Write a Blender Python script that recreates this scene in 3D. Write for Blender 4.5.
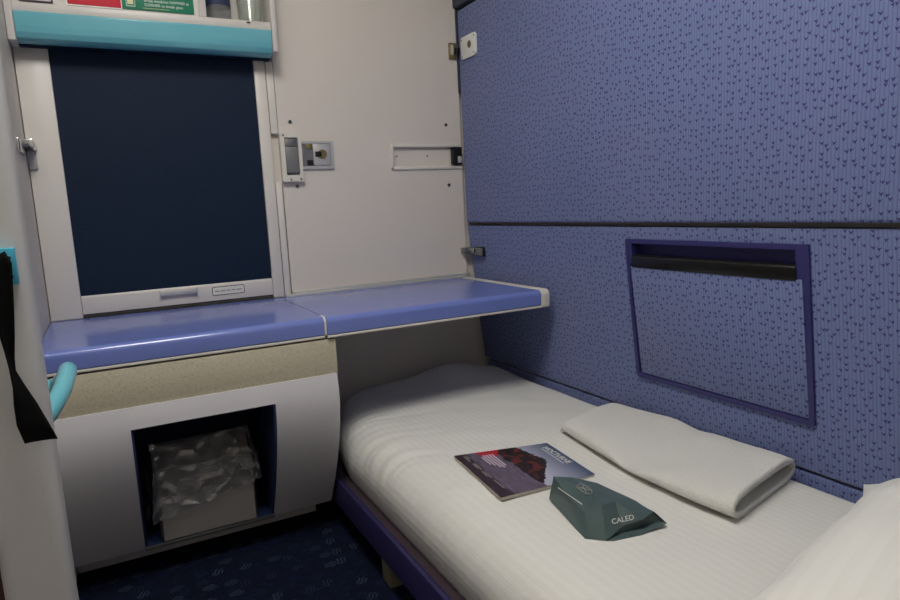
import bpy, bmesh, math, random
from mathutils import Vector, Matrix, noise
random.seed(7)
for o in list(bpy.data.objects): bpy.data.objects.remove(o)
C = bpy.context.scene.collection
scn = bpy.context.scene

# ------------------------------------------------------------------ units
# The cabin is laid out in "eye units": origin at the eye, x right, y towards the
# window wall, z up.  One unit is S metres and the carpet lies at ZF.
S = 1.3
ZF = -0.69
F = 647.0
def W(p): return Vector((p[0]*S, p[1]*S, (p[2]-ZF)*S))

# ------------------------------------------------------------------ camera
def cdir(px, py): return Vector((px-450.0, py-300.0, F))
d1 = cdir(105, 222).normalized()                      # depth axis, camera frame (x right, y down, z forward)
d2 = cdir(1700, 143); d2 = (d2 - d1*d2.dot(d1)).normalized()
d3 = d1.cross(d2)
if d3.y > 0: d3 = -d3
d3.normalize()
def PX(px, py, ax, val):                               # photo pixel -> point on the plane axis = val
    r = cdir(px, py); v = Vector((r.dot(d2), r.dot(d1), r.dot(d3)))
    return v*(val/v[ax])
cam = bpy.data.objects.new('camera', bpy.data.cameras.new('camera'))
C.objects.link(cam)
right = Vector((d2.x, d1.x, d3.x)); up = -Vector((d2.y, d1.y, d3.y)); fw = Vector((d2.z, d1.z, d3.z))
m = Matrix((right, up, -fw)).transposed().to_4x4()
m.translation = W((0, 0, 0))
cam.matrix_world = m
cam.data.sensor_width = 36.0; cam.data.lens = 36.0*F/900.0
cam.data.clip_start = 0.02; cam.data.clip_end = 50
scn.camera = cam

# ------------------------------------------------------------------ world and exposure
w = bpy.data.worlds.new('night'); scn.world = w; w.use_nodes = True
w.node_tree.nodes['Background'].inputs[0].default_value = (0.02, 0.025, 0.04, 1)
w.node_tree.nodes['Background'].inputs[1].default_value = 0.3
scn.view_settings.view_transform = 'Standard'; scn.view_settings.look = 'None'
scn.view_settings.gamma = 1.0; scn.view_settings.use_curve_mapping = False
scn.view_settings.exposure = 0.0
LAMP = 25.5                                             # strength of the ceiling lamp's diffuser

# ------------------------------------------------------------------ materials
MATS = {}
def lin(c):                                            # sRGB 0-255 -> linear
    return tuple(((v/255)/12.92 if v/255 <= .04045 else ((v/255+.055)/1.055)**2.4) for v in c)
class NT:
    def __init__(s, name):
        s.m = bpy.data.materials.new(name); s.m.use_nodes = True
        s.t = s.m.node_tree; s.b = s.t.nodes['Principled BSDF']; s.out = s.t.nodes['Material Output']
        MATS[name] = s.m
    def n(s, typ, ins=None, **kw):
        nd = s.t.nodes.new(typ)
        for k, v in kw.items(): setattr(nd, k, v)
        for k, v in (ins or {}).items(): s.put(nd.inputs[k], v)
        return nd
    def put(s, sock, v):
        if isinstance(v, bpy.types.NodeSocket): s.t.links.new(v, sock)
        else:
            if isinstance(v, tuple) and len(v) == 3 and sock.type == 'RGBA': v = v+(1,)
            sock.default_value = v
    def M(s, op, a, b=0.0, c=None):
        ins = {0: a, 1: b}
        if c is not None: ins[2] = c
        return s.n('ShaderNodeMath', ins, operation=op).outputs[0]
    def mix(s, f, a, b, blend='MIX'):
        nd = s.n('ShaderNodeMix', data_type='RGBA', blend_type=blend)
        s.put(nd.inputs[0], f); s.put(nd.inputs[6], a); s.put(nd.inputs[7], b)
        return nd.outputs[2]
    def obj(s): return s.n('ShaderNodeTexCoord').outputs['Object']
    def bump(s, h, strength=.3, dist=.002):
        nd = s.n('ShaderNodeBump', {'Strength': strength, 'Distance': dist, 'Height': h})
        s.put(s.b.inputs['Normal'], nd.outputs[0])
def mat(name, rgb, rough=.5, metal=0.0, var=.05, scale=30.0, bump=0.0, bscale=None, spec=.5, coat=0.0):
    t = NT(name); c = lin(rgb); co = t.obj()
    nz = t.n('ShaderNodeTexNoise', {'Vector': co, 'Scale': scale, 'Detail': 4.0}).outputs[0]
    a = tuple(v*(1-var) for v in c); b = tuple(min(1, v*(1+var)) for v in c)
    t.put(t.b.inputs['Base Color'], t.mix(nz, a, b))
    t.b.inputs['Metallic'].default_value = metal; t.b.inputs['Specular IOR Level'].default_value = spec
    t.put(t.b.inputs['Roughness'], t.M('MULTIPLY_ADD', nz, .12, rough-.06))
    t.b.inputs['Coat Weight'].default_value = coat; t.b.inputs['Coat Roughness'].default_value = .1
    if bump:
        bn = t.n('ShaderNodeTexNoise', {'Vector': co, 'Scale': bscale or scale*6, 'Detail': 3.0}).outputs[0]
        t.bump(bn, bump, .001)
    return t.m
mat('wall_white', (214, 207, 198), .45, var=.02, scale=6, bump=.08, bscale=300)
mat('frame_white', (216, 211, 203), .4, var=.02, scale=8)
mat('cabinet_white', (206, 201, 195), .4, var=.03, scale=8)
mat('vanity_white', (204, 202, 205), .4, var=.03, scale=5)
mat('ceiling_white', (225, 222, 214), .6, var=.02)
mat('post_white', (206, 206, 204), .45, var=.02, scale=8)
mat('aqua', (104, 176, 190), .18, var=.03, scale=10, coat=.3)
mat('aqua_plate', (60, 168, 196), .35, var=.04, scale=20)
mat('table_blue', (108, 124, 190), .2, var=.03, scale=12, coat=.2)
mat('trim_pale', (214, 210, 200), .4, var=.03)
mat('metal', (150, 150, 150), .32, metal=.9, var=.06, scale=60)
mat('chrome', (205, 205, 205), .18, metal=1.0, var=.05, scale=60)
mat('alloy', (190, 190, 190), .4, metal=.35, var=.05, scale=40)
mat('brass', (150, 138, 96), .35, metal=.8, var=.1, scale=80)
mat('flap_grey', (120, 122, 124), .4, metal=.2, var=.04)
mat('black_plastic', (18, 18, 18), .3, var=.1, scale=60)
mat('dark_trim', (52, 60, 76), .6, var=.08)
mat('strap_black', (9, 9, 10), .85, var=.15, scale=120, bump=.4, bscale=700, spec=.15)
mat('rail_purple', (43, 38, 80), .42, var=.06, scale=14)
mat('ledge_brown', (54, 40, 48), .9, var=.3, scale=90, bump=.6, bscale=500)
mat('pocket_purple', (50, 48, 104), .4, var=.06, scale=20)
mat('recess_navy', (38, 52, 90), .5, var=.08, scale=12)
mat('leg_beige', (138, 130, 104), .6, var=.1)
mat('bin_grey', (150, 147, 143), .4, var=.05, scale=9)
mat('sign_red', (205, 44, 62), .4, var=.04)
mat('sign_green', (28, 122, 92), .4, var=.04)
mat('print_white', (225, 228, 222), .5, var=.02)
mat('print_cream', (206, 204, 150), .5, var=.05)
mat('print_black', (22, 22, 22), .5, var=.02)
mat('print_grey', (150, 150, 146), .5, var=.02)
mat('sign_mauve', (196, 180, 192), .4, var=.03)
mat('blind_label', (216, 216, 208), .5, var=.02)
mat('bag_green', (74, 92, 92), .42, var=.1, scale=25, bump=.12, bscale=60)
mat('pages', (196, 190, 176), .7, var=.12, scale=200)
mat('bottle_label', (52, 60, 92), .35, var=.25, scale=50)
mat('cap_white', (225, 228, 230), .4)
mat('rubber', (60, 56, 52), .6, var=.1)
def brown_wood():
    t = NT('brown_wood'); co = t.obj()
    mp = t.n('ShaderNodeMapping', {'Vector': co, 'Scale': (30, 30, 2.0)}).outputs[0]
    nz = t.n('ShaderNodeTexNoise', {'Vector': mp, 'Scale': 2.0, 'Detail': 6.0}).outputs[0]
    t.put(t.b.inputs['Base Color'], t.mix(nz, lin((44, 26, 22)), lin((84, 54, 44))))
    t.b.inputs['Roughness'].default_value = .5
brown_wood()
def speckle():
    t = NT('speckle_beige'); co = t.obj()
    n1 = t.n('ShaderNodeTexNoise', {'Vector': co, 'Scale': 260.0, 'Detail': 2.0}).outputs[0]
    n2 = t.n('ShaderNodeTexVoronoi', {'Vector': co, 'Scale': 330.0}).outputs['Color']
    v = t.n('ShaderNodeSeparateColor', {0: n2}).outputs[0]
    base = t.mix(n1, lin((184, 177, 154)), lin((194, 187, 164)))
    dk = t.M('GREATER_THAN', v, .9); lt = t.M('LESS_THAN', v, .08)
    c = t.mix(t.M('MULTIPLY', dk, .3), base, lin((132, 126, 108)))
    c = t.mix(t.M('MULTIPLY', lt, .35), c, lin((212, 208, 190)))
    t.put(t.b.inputs['Base Color'], c); t.b.inputs['Roughness'].default_value = .45
speckle()
def fabric():
    t = NT('moquette'); co = t.obj()
    sp = t.n('ShaderNodeSeparateXYZ', {0: co}); Y, Z = sp.outputs[1], sp.outputs[2]
    cy = t.n('ShaderNodeCombineXYZ', {0: Y, 1: Z}).outputs[0]
    # little dark chevrons scattered in loose rows
    vo = t.n('ShaderNodeTexVoronoi', {'Vector': cy, 'Scale': 64.0, 'Randomness': .72}, voronoi_dimensions='2D')
    pos = vo.outputs['Position']
    loc = t.n('ShaderNodeVectorMath', {0: cy, 1: pos}, operation='SUBTRACT').outputs[0]
    ls = t.n('ShaderNodeSeparateXYZ', {0: loc}); a, b = ls.outputs[0], ls.outputs[1]
    rc = t.n('ShaderNodeSeparateColor', {0: vo.outputs['Color']})
    aa = t.M('ABSOLUTE', t.M('ADD', a, t.M('MULTIPLY', b, t.M('SUBTRACT', rc.outputs[0], .5))))
    # small three-cornered tufts, point down, with a nick in the top
    tri = t.M('LESS_THAN', aa, t.M('MULTIPLY', t.M('ADD', b, .0037), .6))
    cap = t.M('LESS_THAN', b, t.M('ADD', .0016, t.M('MULTIPLY', aa, .55)))
    mk = t.M('MULTIPLY', tri, cap)
    # ribs of the weave run vertically, so they repeat along y
    rib = t.M('SINE', t.M('MULTIPLY', Y, 2*math.pi/.0072))
    line = t.M('GREATER_THAN', rib, .72)
    n1 = t.n('ShaderNodeTexNoise', {'Vector': co, 'Scale': 5.0, 'Detail': 3.0}).outputs[0]
    mp = t.n('ShaderNodeMapping', {'Vector': co, 'Scale': (1, 1, .25)}).outputs[0]
    n2 = t.n('ShaderNodeTexNoise', {'Vector': mp, 'Scale': 420.0, 'Detail': 2.0}).outputs[0]
    base = t.mix(n1, lin((98, 113, 158)), lin((112, 120, 162)))
    base = t.mix(t.M('MULTIPLY', n2, .5), base, lin((126, 142, 182)))
    base = t.mix(t.M('MULTIPLY', line, .42), base, lin((66, 70, 128)))
    mcol = t.mix(rc.outputs[1], lin((36, 38, 92)), lin((64, 46, 108)))
    col = t.mix(t.M('MULTIPLY', mk, .88), base, mcol)
    t.put(t.b.inputs['Base Color'], col)
    t.b.inputs['Roughness'].default_value = .9; t.b.inputs['Specular IOR Level'].default_value = .2
    t.b.inputs['Sheen Weight'].default_value = .15
    h = t.M('ADD', t.M('MULTIPLY', rib, -.4), t.M('MULTIPLY', n2, .8))
    t.bump(t.M('SUBTRACT', h, t.M('MULTIPLY', mk, .4)), .3, .001)
fabric()
def carpet():
    t = NT('carpet'); co = t.obj()
    sp = t.n('ShaderNodeSeparateXYZ', {0: co})
    cy = t.n('ShaderNodeCombineXYZ', {0: sp.outputs[0], 1: sp.outputs[1]}).outputs[0]
    vo = t.n('ShaderNodeTexVoronoi', {'Vector': cy, 'Scale': 17.0, 'Randomness': .75}, voronoi_dimensions='2D')
    loc = t.n('ShaderNodeVectorMath', {0: cy, 1: vo.outputs['Position']}, operation='SUBTRACT').outputs[0]
    rc = t.n('ShaderNodeSeparateColor', {0: vo.outputs['Color']})
    rot = t.n('ShaderNodeVectorRotate', {'Vector': loc, 'Angle': t.M('MULTIPLY_ADD', rc.outputs[0], 1.4, .3)}, rotation_type='Z_AXIS').outputs[0]
    ls = t.n('ShaderNodeSeparateXYZ', {0: rot}); a, b = ls.outputs[0], ls.outputs[1]
    bend = t.M('ADD', a, t.M('MULTIPLY', t.M('SINE', t.M('MULTIPLY', b, 190.0)), .0035))
    stripes = t.M('GREATER_THAN', t.M('SINE', t.M('MULTIPLY', bend, 2*math.pi/.0095)), .1)
    ell = t.M('LESS_THAN', t.M('ADD', t.M('POWER', t.M('DIVIDE', t.M('ABSOLUTE', a), .0135), 2.0), t.M('POWER', t.M('DIVIDE', t.M('ABSOLUTE', b), .017), 2.0)), 1.0)
    mk = t.M('MULTIPLY', stripes, ell)
    n2 = t.n('ShaderNodeTexNoise', {'Vector': co, 'Scale': 500.0, 'Detail': 2.0}).outputs[0]
    n3 = t.n('ShaderNodeTexNoise', {'Vector': co, 'Scale': 60.0, 'Detail': 3.0}).outputs[0]
    base = t.mix(n2, lin((9, 13, 28)), lin((21, 27, 48)))
    base = t.mix(t.M('MULTIPLY', t.M('GREATER_THAN', n3, .58), .45), base, lin((22, 34, 64)))
    t.put(t.b.inputs['Base Color'], t.mix(t.M('MULTIPLY', t.M('MULTIPLY', mk, rc.outputs[1]), .3), base, lin((92, 104, 132))))
    t.b.inputs['Roughness'].default_value = .95; t.b.inputs['Specular IOR Level'].default_value = .1
    t.bump(n2, .6, .003)
carpet()
def blind():
    t = NT('blind_navy'); co = t.obj()
    mp = t.n('ShaderNodeMapping', {'Vector': co, 'Scale': (.2, 1, 1)}).outputs[0]
    n2 = t.n('ShaderNodeTexNoise', {'Vector': mp, 'Scale': 500.0, 'Detail': 2.0}).outputs[0]
    t.put(t.b.inputs['Base Color'], t.mix(n2, lin((8, 24, 44)), lin((18, 38, 62))))
    t.b.inputs['Roughness'].default_value = .6; t.b.inputs['Specular IOR Level'].default_value = .2; t.bump(n2, .25, .0006)
blind()
def linen(name, rgb, period, depth, noise_s=700.0, nb=.25):
    t = NT(name); uv = t.n('ShaderNodeTexCoord').outputs['UV']; co = t.obj()
    sp = t.n('ShaderNodeSeparateXYZ', {0: uv})
    st = t.M('SINE', t.M('MULTIPLY', sp.outputs[0], 2*math.pi/period))
    sm = t.n('ShaderNodeMapRange', {0: st, 1: -.25, 2: .25}).outputs[0]
    n2 = t.n('ShaderNodeTexNoise', {'Vector': co, 'Scale': noise_s, 'Detail': 2.0}).outputs[0]
    c = lin(rgb)
    t.put(t.b.inputs['Base Color'], t.mix(sm, tuple(v*(1-depth) for v in c), c))
    t.put(t.b.inputs['Roughness'], t.M('MULTIPLY_ADD', sm, -.25, .85))
    t.b.inputs['Specular IOR Level'].default_value = .3
    t.b.inputs['Sheen Weight'].default_value = .1
    t.bump(t.M('ADD', t.M('MULTIPLY', sm, .5), t.M('MULTIPLY', n2, nb)), .28, .001)
linen('sheet', (218, 217, 211), .0175, .022)
linen('pillowcase', (220, 219, 213), .024, .03)
def terry():
    t = NT('terry'); co = t.obj()
    n2 = t.n('ShaderNodeTexNoise', {'Vector': co, 'Scale': 330.0, 'Detail': 3.0}).outputs[0]
    n3 = t.n('ShaderNodeTexVoronoi', {'Vector': co, 'Scale': 420.0}).outputs[0]
    c = lin((234, 233, 226))
    t.put(t.b.inputs['Base Color'], t.mix(n2, tuple(v*.9 for v in c), c))
    t.b.inputs['Roughness'].default_value = .95; t.b.inputs['Sheen Weight'].default_value = .3
    t.bump(t.M('ADD', n2, t.M('MULTIPLY', n3, .8)), .9, .003)
terry()
def plastic_film():
    t = NT('plastic_film'); co = t.obj()
    nz = t.n('ShaderNodeTexNoise', {'Vector': co, 'Scale': 34.0, 'Detail': 5.0, 'Distortion': 2.0}).outputs[0]
    nz2 = t.n('ShaderNodeTexVoronoi', {'Vector': co, 'Scale': 30.0}, feature='DISTANCE_TO_EDGE').outputs[0]
    h = t.M('ADD', nz, t.M('MULTIPLY', t.M('MINIMUM', nz2, .12), 2.0))
    bp = t.n('ShaderNodeBump', {'Strength': .5, 'Distance': .008, 'Height': nz}).outputs[0]
    tr = t.n('ShaderNodeBsdfTransparent', {0: (.93, .93, .93, 1)}).outputs[0]
    gl = t.n('ShaderNodeBsdfGlossy', {'Roughness': .2, 'Normal': bp}).outputs[0]
    df = t.n('ShaderNodeBsdfDiffuse', {0: (.75, .76, .76, 1), 'Normal': bp}).outputs[0]
    fr = t.M('MULTIPLY', t.M('POWER', t.n('ShaderNodeLayerWeight', {'Blend': .5, 'Normal': bp}).outputs['Facing'], 3.0), .3)
    m1 = t.n('ShaderNodeMixShader', {0: .1, 1: tr, 2: df}).outputs[0]
    m2 = t.n('ShaderNodeMixShader', {0: t.M('ADD', fr, .2), 1: m1, 2: gl}).outputs[0]
    t.t.links.new(m2, t.out.inputs[0])
plastic_film()
def clear(name, rgb, rough, milk=0.0):
    t = NT(name); co = t.obj()
    nz = t.n('ShaderNodeTexNoise', {'Vector': co, 'Scale': 40.0}).outputs[0]
    tr = t.n('ShaderNodeBsdfTransparent', {0: tuple(rgb)+(1,)}).outputs[0]
    gl = t.n('ShaderNodeBsdfGlossy', {'Roughness': rough}).outputs[0]
    fr = t.M('ADD', t.M('MULTIPLY', t.M('POWER', t.n('ShaderNodeLayerWeight', {'Blend': .5}).outputs['Facing'], 3.5), .5), .05)
    f = t.M('ADD', fr, t.M('MULTIPLY', nz, .06))
    df = t.n('ShaderNodeBsdfDiffuse', {0: (.8, .82, .82, 1)}).outputs[0]
    m1 = t.n('ShaderNodeMixShader', {0: milk, 1: tr, 2: df}).outputs[0]
    t.t.links.new(t.n('ShaderNodeMixShader', {0: f, 1: m1, 2: gl}).outputs[0], t.out.inputs[0])
clear('clear_plastic', (.86, .88, .9), .06, .14)
clear('clear_glass', (.93, .95, .93), .03, .08)
clear('window_glass', (.8, .84, .86), .02)
def lamp_mat(name, k):
    t = NT(name); co = t.obj()
    nz = t.n('ShaderNodeTexNoise', {'Vector': co, 'Scale': 8.0}).outputs[0]
    t.b.inputs['Base Color'].default_value = (.9, .9, .85, 1)
    t.put(t.b.inputs['Emission Color'], t.mix(nz, (1.0, .972, .925), (1.0, .98, .94)))
    t.b.inputs['Emission Strength'].default_value = LAMP*k
lamp_mat('lamp_diffuser', 1.0)
def cover():
    # flat print of the magazine: dark ruin on a cliff over a mauve sea under a blue-grey sky
    t = NT('cover_print'); uv = t.n('ShaderNodeTexCoord').outputs['UV']
    sp = t.n('ShaderNodeSeparateXYZ', {0: uv}); u, v = sp.outputs[0], sp.outputs[1]
    nz = t.n('ShaderNodeTexNoise', {'Vector': uv, 'Scale': 9.0, 'Detail': 6.0}).outputs[0]
    mp = t.n('ShaderNodeMapping', {'Vector': uv, 'Scale': (1, 5, 1), 'Rotation': (0, 0, .35)}).outputs[0]
    n2 = t.n('ShaderNodeTexNoise', {'Vector': mp, 'Scale': 7.0, 'Detail': 5.0}).outputs[0]
    sky = t.mix(t.M('MULTIPLY_ADD', v, 2.6, -1.55), lin((176, 178, 196)), lin((74, 86, 112)))
    sea = t.mix(n2, lin((30, 22, 30)), lin((134, 120, 140)))
    hor = t.M('ADD', .44, t.M('MULTIPLY', u, .04))
    col = t.mix(t.M('GREATER_THAN', v, hor), sea, sky)
    # cliff: stepped top falling to the right
    st = t.n('ShaderNodeTexNoise', {'Vector': t.n('ShaderNodeCombineXYZ', {0: u}).outputs[0], 'Scale': 22.0, 'Detail': 3.0}).outputs[0]
    top = t.M('MINIMUM', t.M('MULTIPLY_ADD', u, .25, .655), t.M('MULTIPLY_ADD', u, -.6, 1.05))
    top = t.M('ADD', top, t.M('MULTIPLY', t.M('SUBTRACT', st, .5), .12))
    low = t.M('ADD', t.M('MULTIPLY_ADD', u, .05, .41), t.M('MULTIPLY', t.M('SUBTRACT', nz, .5), .1))
    cl = t.M('MULTIPLY', t.M('MULTIPLY', t.M('LESS_THAN', v, top), t.M('GREATER_THAN', v, low)), t.M('LESS_THAN', u, .93))
    rock = t.mix(t.M('GREATER_THAN', nz, .55), lin((40, 32, 28)), lin((98, 46, 36)))
    col = t.mix(cl, col, rock)
    # red flowers at the start, dark foot of the page
    rd = t.M('LESS_THAN', t.M('ADD', t.M('POWER', t.M('ABSOLUTE', t.M('SUBTRACT', v, .34)), 2.0), t.M('POWER', t.M('MULTIPLY', u, .8), 2.0)), t.M('MULTIPLY', nz, .03))
    col = t.mix(rd, col, lin((176, 42, 56)))
    dkm = t.M('LESS_THAN', v, t.M('ADD', .07, t.M('MULTIPLY', nz, .12)))
    col = t.mix(t.M('MULTIPLY', dkm, .85), col, lin((46, 30, 32)))
    t.put(t.b.inputs['Base Color'], col); t.b.inputs['Roughness'].default_value = .3
cover()

# ------------------------------------------------------------------ mesh helpers
def add_box(bm, x0, x1, y0, y1, z0, z1, r=0.0, seg=2):
    t = bmesh.new(); bmesh.ops.create_cube(t, size=1.0)
    for v in t.verts: v.co = Vector((x0+(v.co.x+.5)*(x1-x0), y0+(v.co.y+.5)*(y1-y0), z0+(v.co.z+.5)*(z1-z0)))
    if r: bmesh.ops.bevel(t, geom=t.edges[:], offset=r, segments=seg, affect='EDGES', profile=.5)
    merge(bm, t)
def merge(bm, t):
    mp = {v: bm.verts.new(v.co) for v in t.verts}
    for f in t.faces:
        try: bm.faces.new([mp[v] for v in f.verts])
        except ValueError: pass
    t.free()
def box(*a, **k):
    bm = bmesh.new(); add_box(bm, *a, **k); return bm
def add_prism(bm, pts, axis, a0, a1, r=0.0, seg=2):
    # pts: outline in the two other axes, in order (x,y),(x,z) or (y,z)
    def p3(p, a): return Vector((a, p[0], p[1])) if axis == 0 else Vector((p[0], a, p[1])) if axis == 1 else Vector((p[0], p[1], a))
    t = bmesh.new()
    A = [t.verts.new(p3(p, a0)) for p in pts]; B = [t.verts.new(p3(p, a1)) for p in pts]
    t.faces.new(A); t.faces.new(B[::-1]); n = len(pts)
    for i in range(n): t.faces.new((A[i], B[i], B[(i+1) % n], A[(i+1) % n]))
    bmesh.ops.recalc_face_normals(t, faces=t.faces[:])
    if r: bmesh.ops.bevel(t, geom=t.edges[:], offset=r, segments=seg, affect='EDGES', profile=.5)
    merge(bm, t)
def prism(*a, **k):
    bm = bmesh.new(); add_prism(bm, *a, **k); return bm
def add_tube(bm, pts, r, n=14, cap=True):
    pts = [Vector(p) for p in pts]; rings = []
    nrm = None
    for i, p in enumerate(pts):
        tg = (pts[min(i+1, len(pts)-1)]-pts[max(i-1, 0)]).normalized()
        if nrm is None:
            nrm = tg.orthogonal().normalized()
        nrm = (nrm - tg*nrm.dot(tg)).normalized(); bn = tg.cross(nrm)
        rr = r[i] if isinstance(r, (list, tuple)) else r
        rings.append([bm.verts.new(p+(nrm*math.cos(a)+bn*math.sin(a))*rr) for a in [2*math.pi*k/n for k in range(n)]])
    for i in range(len(rings)-1):
        for k in range(n): bm.faces.new((rings[i][k], rings[i][(k+1) % n], rings[i+1][(k+1) % n], rings[i+1][k]))
    if cap: bm.faces.new(rings[0][::-1]); bm.faces.new(rings[-1])
def tube(*a, **k):
    bm = bmesh.new(); add_tube(bm, *a, **k); return bm
def catmull(P, k=8):
    P = [Vector(p) for p in P]; out = []
    for i in range(len(P)-1):
        a, b, c, d = P[max(i-1, 0)], P[i], P[i+1], P[min(i+2, len(P)-1)]
        for j in range(k):
            t = j/k
            out.append(.5*((2*b)+(c-a)*t+(2*a-5*b+4*c-d)*t*t+(3*b-a-3*c+d)*t**3))
    out.append(P[-1]); return out
def lathe(prof, cx, cy, z0, n=32):
    bm = bmesh.new(); rings = []
    for r, z in prof:
        rings.append([bm.verts.new((cx+r*math.cos(2*math.pi*k/n), cy+r*math.sin(2*math.pi*k/n), z0+z)) for k in range(n)] if r > 1e-6 else [bm.verts.new((cx, cy, z0+z))])
    for A, B in zip(rings, rings[1:]):
        for k in range(n):
            q = [A[k % len(A)], A[(k+1) % n % len(A)], B[(k+1) % n % len(B)], B[k % len(B)]]
            q = list(dict.fromkeys(q))
            if len(q) > 2: bm.faces.new(q)
    return bm
def add_ring(bm, pts_out, pts_in, to3, d0, d1):
    # flat frame between two outlines of equal count, extruded from depth d0 to d1
    n = len(pts_out); L = []
    for d in (d0, d1):
        L.append(([bm.verts.new(to3(p, d)) for p in pts_out], [bm.verts.new(to3(p, d)) for p in pts_in]))
    (o0, i0), (o1, i1) = L
    for k in range(n):
        j = (k+1) % n
        bm.faces.new((o0[k], o0[j], i0[j], i0[k])); bm.faces.new((o1[k], i1[k], i1[j], o1[j]))
        bm.faces.new((o0[k], o1[k], o1[j], o0[j])); bm.faces.new((i0[k], i0[j], i1[j], i1[k]))
def rrect(a0, a1, b0, b1, r, k=5):
    out = []
    for cx, cy, s in ((a1-r, b1-r, 0), (a0+r, b1-r, 1), (a0+r, b0+r, 2), (a1-r, b0+r, 3)):
        for i in range(k+1):
            t = math.pi/2*(s+i/k); out.append((cx+r*math.cos(t), cy+r*math.sin(t)))
    return out
def mk(name, bm, material, parent=None, label=None, cat=None, group=None, kind=None, smooth=40, uvs=None, origin=None):
    bmesh.ops.recalc_face_normals(bm, faces=bm.faces[:])
    for v in bm.verts: v.co = W(v.co)
    if parent is not None: o0 = Vector(parent['_o']) if '_o' in parent else Vector((0, 0, 0))
    else:
        xs = [v.co for v in bm.verts]
        lo = Vector((min(c.x for c in xs), min(c.y for c in xs), min(c.z for c in xs)))
        hi = Vector((max(c.x for c in xs), max(c.y for c in xs), max(c.z for c in xs)))
        o0 = Vector(((lo.x+hi.x)/2, (lo.y+hi.y)/2, lo.z))
        if origin is not None: o0 = W(origin)
    for v in bm.verts: v.co -= o0
    me = bpy.data.meshes.new(name); bm.to_mesh(me); bm.free()
    me.materials.append(MATS[material])
    for p in me.polygons: p.use_smooth = True
    me.set_sharp_from_angle(angle=math.radians(smooth))
    o = bpy.data.objects.new(name, me); C.objects.link(o)
    o['_o'] = list(o0)
    if parent is not None: o.parent = parent
    else: o.location = o0
    if parent is not None and '_o' in parent: pass
    return tag(o, label, cat, group, kind)
def tag(o, label=None, cat=None, group=None, kind=None):
    for k, v in (('label', label), ('category', cat), ('group', group), ('kind', kind)):
        if v: o[k] = v
    return o
def thing(name, base, label, cat, group=None):
    o = bpy.data.objects.new(name, None); C.objects.link(o); o.location = W(base); o['_o'] = list(W(base))
    o.empty_display_size = .02
    return tag(o, label, cat, group)
def struct(name, bm, material, **k):
    return mk(name, bm, material, kind='structure', **k)
def lettering(name, s, size, org, ax, upv, material, parent, ext=.0004, label=None, align='LEFT'):
    # text as a thin mesh; org in eye units, ax/upv unit directions, size in eye units
    cu = bpy.data.curves.new(name, 'FONT'); cu.body = s; cu.size = size*S; cu.extrude = ext*S; cu.align_x = align
    cu.resolution_u = 3
    tmp = bpy.data.objects.new('tmp_text', cu); C.objects.link(tmp)
    dg = bpy.context.evaluated_depsgraph_get()
    me = bpy.data.meshes.new_from_object(tmp.evaluated_get(dg)); bpy.data.objects.remove(tmp); bpy.data.curves.remove(cu)
    X = Vector(ax).normalized(); Y = Vector(upv); Y = (Y-X*Y.dot(X)).normalized(); Z = X.cross(Y)
    M = Matrix((X, Y, Z)).transposed().to_4x4(); M.translation = W(org)-Vector(parent['_o'])
    me.transform(M); me.name = name; me.materials.clear(); me.materials.append(MATS[material])
    o = bpy.data.objects.new(name, me); C.objects.link(o); o.parent = parent; o['_o'] = parent['_o']
    if label: o['label'] = label
    return o
def set_uv(o, fn):
    me = o.data; uv = me.uv_layers.new(name='UVMap')
    for l in me.loops: uv.data[l.index].uv = fn(l.vertex_index)
def screw(parent, p, axis, r=.0028, material='metal', name='screw'):
    x, y, z = p; q = list(p); q2 = list(p); q2[axis] -= .0022
    return mk(name, tube([q, q2], r, n=12), material, parent)

# ------------------------------------------------------------------ the shell
XL, YB, XR, CE, YN, XN = -.126, 1.61, .95, 1.0, -.25, -.48
struct('floor', box(XN-.03, XR+.05, YN-.03, YB+.06, ZF-.03, ZF), 'carpet')
struct('ceiling', box(XN-.03, XR+.05, YN-.03, YB+.06, CE, CE+.03), 'ceiling_white')
struct('wall_left', box(XL-.05, XL, .70, YB, ZF, CE), 'wall_white')
struct('wall_entry_side', box(XN-.03, XN, YN, .72, ZF, CE), 'wall_white')
struct('wall_front', box(XN, XR+.05, YN-.03, YN, ZF, CE), 'wall_white')
struct('door_1', box(XN, -.118, .700, .72, ZF, CE), 'brown_wood')
wr = struct('wall_right', box(XR, XR+.05, YN, YB, ZF, CE), 'wall_white')
# back wall around the window opening
WX0, WX1, WZ0, WZ1 = -.066, .357, -.197, .40
bm = bmesh.new()
add_box(bm, XL-.05, WX0, YB, YB+.05, ZF, CE); add_box(bm, WX1, XR+.05, YB, YB+.05, ZF, CE)
add_box(bm, WX0, WX1, YB, YB+.05, ZF, WZ0); add_box(bm, WX0, WX1, YB, YB+.05, WZ1, CE)
wb = struct('wall_back', bm, 'wall_white')
# window: side columns, sill strip, pane
win = bmesh.new()
add_box(win, XL+.0015, -.064, 1.594, YB+.002, -.204, .36, r=.002)
add_box(win, .3455, .3715, 1.594, YB+.002, -.204, .36, r=.002)
add_box(win, -.064, .3455, 1.606, YB+.03, -.204, -.192)
w1 = struct('window_1', win, 'frame_white')
mk('pane', box(-.066, .357, 1.64, 1.644, -.197, .40), 'window_glass', w1)
# jamb strip between window and panel, notched behind the lock
struct('trim_1', box(.3735, .3905, 1.597, YB+.001, .189, .3545, r=.0015), 'frame_white')
struct('trim_2', box(.3735, .3885, 1.597, YB+.001, -.204, .075, r=.0015), 'frame_white')
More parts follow.
